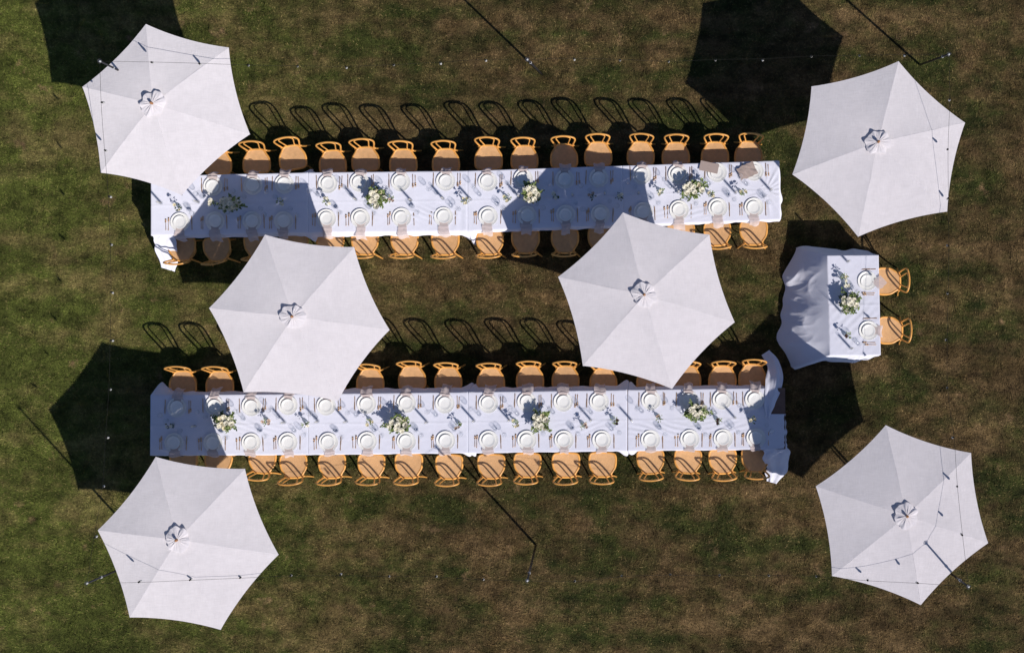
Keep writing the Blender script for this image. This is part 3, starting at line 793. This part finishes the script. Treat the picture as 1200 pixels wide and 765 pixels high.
arrangement(263.5, 494, .17, .12, .0, 5, 'white flowers with bright leaves nearest left end of lower table', False, 10)
arrangement(467, 498, .19, .13, .25, 6, 'wide airy white flowers left of middle on the lower table', False, 8)
arrangement(633.5, 494, .14, .17, -.2, 7, 'tall oval white flowers right of middle on the lower table', False, 8)
arrangement(816.5, 484, .17, .14, .3, 8, 'full white flowers near right end of the lower table', False, 10)
arrangement(995, 355, .15, .17, .2, 9, 'white and green flowers in the middle of the short table', False, 8)

def vase_me():
    mb = MB(); mb.lathe([(.001, 0), (.026, 0), (.031, .01), (.032, .05), (.026, .075), (.012, .095), (.011, .13), (.014, .137), (.012, .137), (.009, .13), (.010, .095), (.022, .073), (.028, .05), (.027, .012), (.001, .01)], 18)
    me = mb.me('bottle'); me.materials.append(M['vase']); return me
ME_VASE = vase_me()
def budvase(px, py, kind, label, seed, n=2, leaves=9, dark=False):
    rs = random.Random(seed * 7 + 1); z = .95; c = W(px, py, z)
    root = empty('bud_vase', (c.x, c.y, TOP)); tag(root, label, 'vase', 'small bud vases on the tables')
    link('bottle', ME_VASE, None, root); mb = MB(); ms = MB()
    for i in range(n):
        tip = Vector((rs.uniform(-.05, .05), rs.uniform(-.05, .05), rs.uniform(.17, .22)))
        ms.tube(spline([(0, 0, .02), (0, 0, .13), tip], 4), .0015, 4, caps=False)
        o = link('flower_head', BUDS[kind], None, root); o.location = tip; o.rotation_euler = (rs.uniform(-.5, .5), rs.uniform(-.5, .5), rs.uniform(0, 6))
        s_ = rs.uniform(.8, 1.15); o.scale = (s_, s_, s_)
    for i in range(leaves * 2):
        a = rs.uniform(0, 6.283); q = rs.uniform(.005, .05)
        leaf(mb, (q * math.cos(a), q * math.sin(a), rs.uniform(.13, .2)), (math.cos(a), math.sin(a), rs.uniform(0, .8)), rs.uniform(.022, .042), rs.uniform(.007, .012))
    tag(link('foliage', mb.me('foliage', False), M['leafd' if dark else 'leaf'], root), kind='stuff')
    link('stem', ms.me('stem'), M['leafd'], root)
BV_U = [(207.6, 242.7, 'cream', 1), (248.4, 237.5, 'white', 1), (327, 236, 'white', 0), (382, 235.5, 'white', 0), (456.7, 232.5, 'blush', 0), (544.4, 236, 'cream', 0), (594, 231.5, 'cream', 0), (651, 230.5, 'white', 1), (694, 229.4, 'blush', 1), (725.7, 230.5, 'white', 1), (775, 224, 'white', 0), (833.5, 227.5, 'cream', 0), (870.4, 225.5, 'cream', 0)]
BV_L = [(199, 498, 'white', 1), (311.4, 494.5, 'blush', 0), (356.9, 496.5, 'white', 0), (433, 494.5, 'cream', 0), (537.6, 498, 'blush', 0), (604.3, 495.7, 'cream', 0), (684, 498.8, 'blush', 0), (720, 493, 'plum', 0), (772.7, 490, 'blush', 0), (842, 493, 'plum', 0), (882, 492, 'cream', 1)]
def nth(i, n):
    if i == 0: return 'leftmost'
    if i == n - 1: return 'rightmost'
    return (ORD[n - 1 - i] + ' from right') if n - 1 - i < i else (ORD[i] + ' from left')
for tab, lst in (('upper', BV_U), ('lower', BV_L)):
    for i, (x, y, k, d) in enumerate(lst):
        budvase(x, y, k, 'little bottle with %s blossoms, %s bud vase on the %s long table' % (k, nth(i, len(lst)), tab), i + (40 if tab == 'lower' else 0), 2 + (i % 2), 8, bool(d))
budvase(990.2, 324, 'cream', 'little bottle of greenery above the flowers on the short table', 91, 1, 12)
budvase(993, 332.5, 'white', 'little bottle with white blossoms just above the short table flowers', 92, 3, 3)
budvase(994, 393.5, 'plum', 'little bottle with dark plum blossoms on the short table', 93, 2, 8)

mb = MB(); mb.lathe([(.001, 0), (.026, 0), (.028, .004), (.024, .008), (.0235, .30), (.0215, .30), (.022, .010), (.001, .008)], 20); ME_SLEEVE = mb.me('glass_sleeve'); ME_SLEEVE.materials.append(M['glass'])
mb = MB(); mb.lathe([(.001, .012), (.0115, .012), (.0105, .25), (.008, .256), (.001, .257)], 12); mb.tube([(0, 0, .255), (0, .001, .268)], .0012, 5); ME_CAN = mb.me('candle'); ME_CAN.materials.append(M['candle'])
def candle(px, py, label, s=1.0):
    c = W(px, py, TOP); root = empty('candle_holder', (c.x, c.y, TOP)); root.scale = (1, 1, s); tag(root, label, 'candle', 'taper candles in glass sleeves')
    link('glass_sleeve', ME_SLEEVE, None, root); link('candle', ME_CAN, None, root)
CU = [(189, 238), (233, 237), (417.5, 234), (481.8, 235), (519.6, 233), (551.8, 234), (608, 230.5), (671, 229), (709, 227), (748.4, 227), (794.7, 225.5), (862, 226), (903, 223)]
CL = [(229, 499), (334, 494.5), (373, 493.5), (406.5, 493.5), (500.6, 494.5), (555.7, 492.8), (597, 492), (692.5, 492), (739.8, 492), (861, 489)]
for i, (x, y) in enumerate(CU): candle(x, y, 'slim ivory candle in glass sleeve, %s on the upper long table' % nth(i, len(CU)), rnd(.85, 1.05))
for i, (x, y) in enumerate(CL): candle(x, y, 'slim ivory candle in glass sleeve, %s on the lower long table' % nth(i, len(CL)), rnd(.85, 1.05))
for (x, y, t) in ((993, 306.5, 'top'), (986, 366, 'left of the flowers'), (997, 408, 'bottom')): candle(x, y, 'slim ivory candle in glass sleeve on the short table, ' + t, 1.0)
# extra glasses on the short table
for i, (x, y, t) in enumerate(((1004, 342, 'beside upper plate'), (1001, 398, 'beside lower plate'))):
    c = W(x, y, TOP); put('wine_glass', ME_WINE, c.x, c.y, TOP, 0, 'clear stemmed glass on the short table ' + t, 'glass', 'clear stemmed glasses')
for i, (x, y, t) in enumerate(((999, 337, 'beside upper plate'), (1006, 403, 'beside lower plate'))):
    c = W(x, y, TOP); put('tumbler', ME_TUMB, c.x, c.y, TOP, 0, 'clear low tumbler on the short table ' + t, 'glass', 'clear tumblers')

# ------------------------------------------------------------------ umbrellas
ZT = 2.10; CROWN = .27
UMB = [
 ([(171, 28.5), (268, 56), (293, 157.5), (213, 229), (118, 202.5), (96.5, 102)], (179.5, 122), 'white market parasol at the upper left corner, over the table end'),
 ([(1053, 72), (1131, 144), (1110, 248), (1005.5, 277.5), (928.5, 204.5), (951, 101.5)], (1028.5, 167), 'white market parasol at the upper right, beyond the short table'),
 ([(310.5, 275), (415, 289.5), (456.5, 386.5), (396, 470), (285.5, 459.5), (245, 361)], (343.5, 371), 'white market parasol left of centre between the two long tables'),
 ([(730, 249), (831.5, 275), (861, 377.5), (787.5, 455.5), (683, 428.5), (654, 324.5)], (755, 345.5), 'white market parasol right of centre between the two long tables'),
 ([(182.5, 535), (287, 549), (326.5, 649.5), (258.5, 737.5), (152, 723), (114.5, 621)], (208.5, 632), 'white market parasol at the lower left, below the table end'),
 ([(1038, 498), (1138, 530.5), (1158, 636), (1079, 708.5), (975, 674.5), (956, 569.5)], (1062, 604), 'white market parasol at the lower right corner of the lawn'),
]
def umbrella(tips, apex, label, seed):
    rs = random.Random(seed)
    A = W(*apex, ZT + CROWN); root = empty('parasol', (A.x, A.y, 0)); tag(root, label, 'parasol', 'white market parasols')
    o3 = Vector((A.x, A.y, 0)); ap = Vector((0, 0, ZT + CROWN))
    T = [W(x, y, ZT) - o3 for x, y in tips]
    n, m = 16, 14
    def rib(k, t):
        p = ap.lerp(T[k], t); p.z += .035 * math.sin(math.pi * t) * (1 - .3 * t); return p
    for k in range(6):
        k2 = (k + 1) % 6; V = []; F = []
        edge_n = ((T[k] + T[k2]) * .5); edge_n.z = 0; edge_n.normalize()
        for i in range(n + 1):
            t = i / n
            for j in range(m + 1):
                s = j / m; b = 4 * s * (1 - s)
                p = rib(k, t).lerp(rib(k2, t), s)
                p -= edge_n * (.050 * b * t ** 2.2)
                p.z -= .014 * b * math.sin(math.pi * min(1, t * .95)) - .006 * b * t
                p.z += .004 * mnoise.noise(Vector((p.x * 3, p.y * 3, seed + k))) + .0016 * mnoise.noise(Vector((p.x * 11, p.y * 11, seed + k))) * min(1, t * 3)
                if s < .5: rr = s
                else: rr = 1 - s
                # small tension puckers running in from each tip
                p.z += .0035 * math.sin(rr * 60) * math.exp(-rr * 12) * t * t
                V.append(p)
        for i in range(n):
            for j in range(m):
                q = i * (m + 1) + j; F.append((q, q + m + 1, q + m + 2, q + 1))
        # turned-down hem
        b0 = len(V)
        for dz in (.001, .020):
            for j in range(m + 1):
                p = V[n * (m + 1) + j]; V.append(p - Vector((0, 0, dz)) - edge_n * dz * .5)
        for j in range(m): F.append((b0 + j, b0 + m + 1 + j, b0 + m + 2 + j, b0 + j + 1))
        link('canopy_panel', mesh('canopy_panel', V, F), M['canopy'], root)
    for k in range(6):
        mb = MB(); mb.tube([rib(k, t / 12) - Vector((0, 0, .022)) for t in range(1, 13)], .008, 6); link('rib', mb.me('rib'), M['steel'], root)
        mb = MB(); mb.tube([Vector((0, 0, ZT - .30)), rib(k, .5) - Vector((0, 0, .03))], .007, 6); link('strut', mb.me('strut'), M['steel'], root)
    # scalloped top vent, gathered round the finial
    V = []; F = []; nn, mm = 72, 8; ph = rs.uniform(0, 6)
    for i in range(mm + 1):
        t = i / mm
        for k in range(nn):
            a = 2 * math.pi * k / nn
            pleat = .55 * math.cos(6 * a + ph + .5 * math.sin(2 * a + seed)) + 1.1 * mnoise.noise(Vector((math.cos(a) * 1.8, math.sin(a) * 1.8, seed * 3.1 + t * .7))) + .3 * math.cos(11 * a + seed + 3 * t)
            r_ = .012 + (.165 + .018 * pleat + .012 * math.sin(2 * a + seed)) * t
            z = ZT + CROWN + .050 - .040 * t ** 1.4 + .014 * pleat * t + .007 * math.cos(18 * a + ph * 2) * math.sin(math.pi * t) + .008 * math.sin(3 * a + seed) * t
            V.append((r_ * math.cos(a), r_ * math.sin(a), z))
    for i in range(mm):
        for k in range(nn):
            k2 = (k + 1) % nn; F.append((i * nn + k, (i + 1) * nn + k, (i + 1) * nn + k2, i * nn + k2))
    link('vent', mesh('vent', V, F), M['canopy'], root)
    mb = MB(); z0 = ZT + CROWN + .045; mb.lathe([(.001, z0 + .085), (.012, z0 + .082), (.019, z0 + .07), (.021, z0 + .055), (.016, z0 + .04), (.012, z0 + .03), (.017, z0 + .02), (.017, z0), (.001, z0)], 14)
    link('finial', mb.me('finial'), M['polewood'], root)
    mb = MB(); mb.tube([(0, 0, .06), (0, 0, ZT + CROWN + .05)], .019, 12); link('pole', mb.me('pole'), M['polewood'], root)
    mb = MB(); mb.lathe([(.001, 0), (.24, 0), (.25, .01), (.24, .05), (.06, .07), (.035, .09), (.035, .25), (.02, .25)], 28); link('base', mb.me('base'), M['concrete'], root)
for i, (t, a, lab) in enumerate(UMB): umbrella(t, a, lab, i)

# ------------------------------------------------------------------ string lights on poles
PZ = 2.93
POLES = {'tl': ((191, 108), (117, 72), 'black light pole at upper left, mostly under the parasol'),
         'tm': ((635, 87), (618, 70), 'black light pole leaning in the grass above the upper table'),
         'tr': ((1078, 76), (1112, 64), 'black light pole in the upper right corner above the parasol'),
         'bl': ((179, 650), (102, 683), 'black light pole reaching out from under the lower left parasol'),
         'bm': ((628, 638), (618, 680), 'black light pole in the grass below the lower table'),
         'br': ((1089, 653), (1135, 687), 'black light pole reaching out from under the lower right parasol')}
for k, (b, t, lab) in POLES.items():
    B = W(*b, 0); T = W(*t, PZ); root = empty('light_pole', B); tag(root, lab, 'pole', 'black poles carrying the string lights')
    D = T - B
    mb = MB(); mb.tube([(0, 0, -.02), D * .55, D], [.019, .017, .013], 8); link('shaft', mb.me('shaft'), M['black'], root)
    mb = MB(); mb.tube([D * .990, D * 1.004], .016, 8); link('cap', mb.me('cap'), M['socket'], root)
    mb = MB(); pts = [D + Vector((.03 * math.cos(a) , .03 * math.sin(a), .01)) for a in [i * .45 for i in range(12)]]; mb.tube(pts, .005, 5); link('hook', mb.me('hook'), M['black'], root)
    mb = MB(); mb.tube([D * .80, D * .812], .02, 8); link('clamp', mb.me('clamp'), M['socket'], root)

mb = MB(); mb.lathe([(.001, -.108), (.010, -.105), (.014, -.094), (.0175, -.078), (.016, -.06), (.0135, -.042), (.0135, -.035)], 12); ME_BULB = mb.me('bulb'); ME_BULB.materials.append(M['bulb'])
mb = MB(); mb.lathe([(.0115, -.045), (.0125, -.04), (.0125, .000), (.008, .004), (.001, .005)], 10); ME_SOCK = mb.me('socket'); ME_SOCK.materials.append(M['cord'])
mb = MB(); mb.lathe([(.001, -.062), (.006, -.06), (.007, -.05), (.005, -.036)], 8); ME_SOCK2 = mb.me('filament_stem'); ME_SOCK2.materials.append(M['socket'])
def string(bulbs, a, b, label):
    "bulbs: pixels of the lamps; a, b: pole-top pixels at the ends"
    ctr = W((a[0] + b[0]) / 2, (a[1] + b[1]) / 2, PZ)
    root = empty('string_lights', ctr); tag(root, label, 'string lights', 'festoon lights round the lawn')
    Lp = math.hypot(b[0] - a[0], b[1] - a[1]); N_ = len(bulbs)
    def zz(x, y):
        t = math.hypot(x - a[0], y - a[1]) / Lp; return PZ - .80 * 4 * t * (1 - t)
    pts = [W(*a, PZ)] + [W(x, y, zz(x, y)) for x, y in bulbs] + [W(*b, PZ)]
    path = spline([p - ctr for p in pts], 4)
    mb = MB(); mb.tube(path, .0023, 5); link('cable', mb.me('cable'), M['cord'], root)
    for p in pts[1:-1]:
        q = p - ctr; s = link('socket', ME_SOCK, None, root); s.location = q - Vector((0, 0, .006)); s.rotation_euler = (rnd(-.15, .15), rnd(-.15, .15), 0)
        bb = link('bulb', ME_BULB, None, s); st = link('filament_stem', ME_SOCK2, None, s)
tl, tm, tr_, bl_, bm_, br_ = [POLES[k][1] for k in ('tl', 'tm', 'tr', 'bl', 'bm', 'br')]
string([(177, 73), (233, 74.5), (290, 76.5), (348, 77.5), (405, 78), (461, 76), (515, 73), (568, 70)], tl, tm, 'upper left run of festoon lights, crossing the corner parasol')
string([(672, 68.5), (727, 70), (783, 72), (839, 70), (895, 69), (951, 66), (1008, 65), (1062, 64)], tm, tr_, 'upper right run of festoon lights, crossing the dark parasol shadow')
string([(118.5, 120), (122.5, 176), (127, 230), (129, 286), (130, 342), (129, 399), (127.5, 456), (123.5, 513), (120, 571), (110, 630)], tl, bl_, 'left run of festoon lights down the lawn beside the tables')
string([(1113, 116), (1111, 175), (1111.5, 232), (1112, 288), (1111, 343), (1110, 399), (1110.5, 455), (1118, 512), (1122, 570), (1128, 627)], tr_, br_, 'right run of festoon lights down the lawn past both parasols')
string([(162, 682), (222, 679.5), (281, 677), (340, 674.5), (398, 674), (455, 675), (510, 675.5), (565, 679)], bl_, bm_, 'lower left run of festoon lights, crossing the lower left parasol')
string([(673, 681), (729, 675), (785.5, 673.5), (843, 674), (901, 674), (958, 675), (1017, 680), (1076, 683)], bm_, br_, 'lower right run of festoon lights, crossing the lower right parasol')
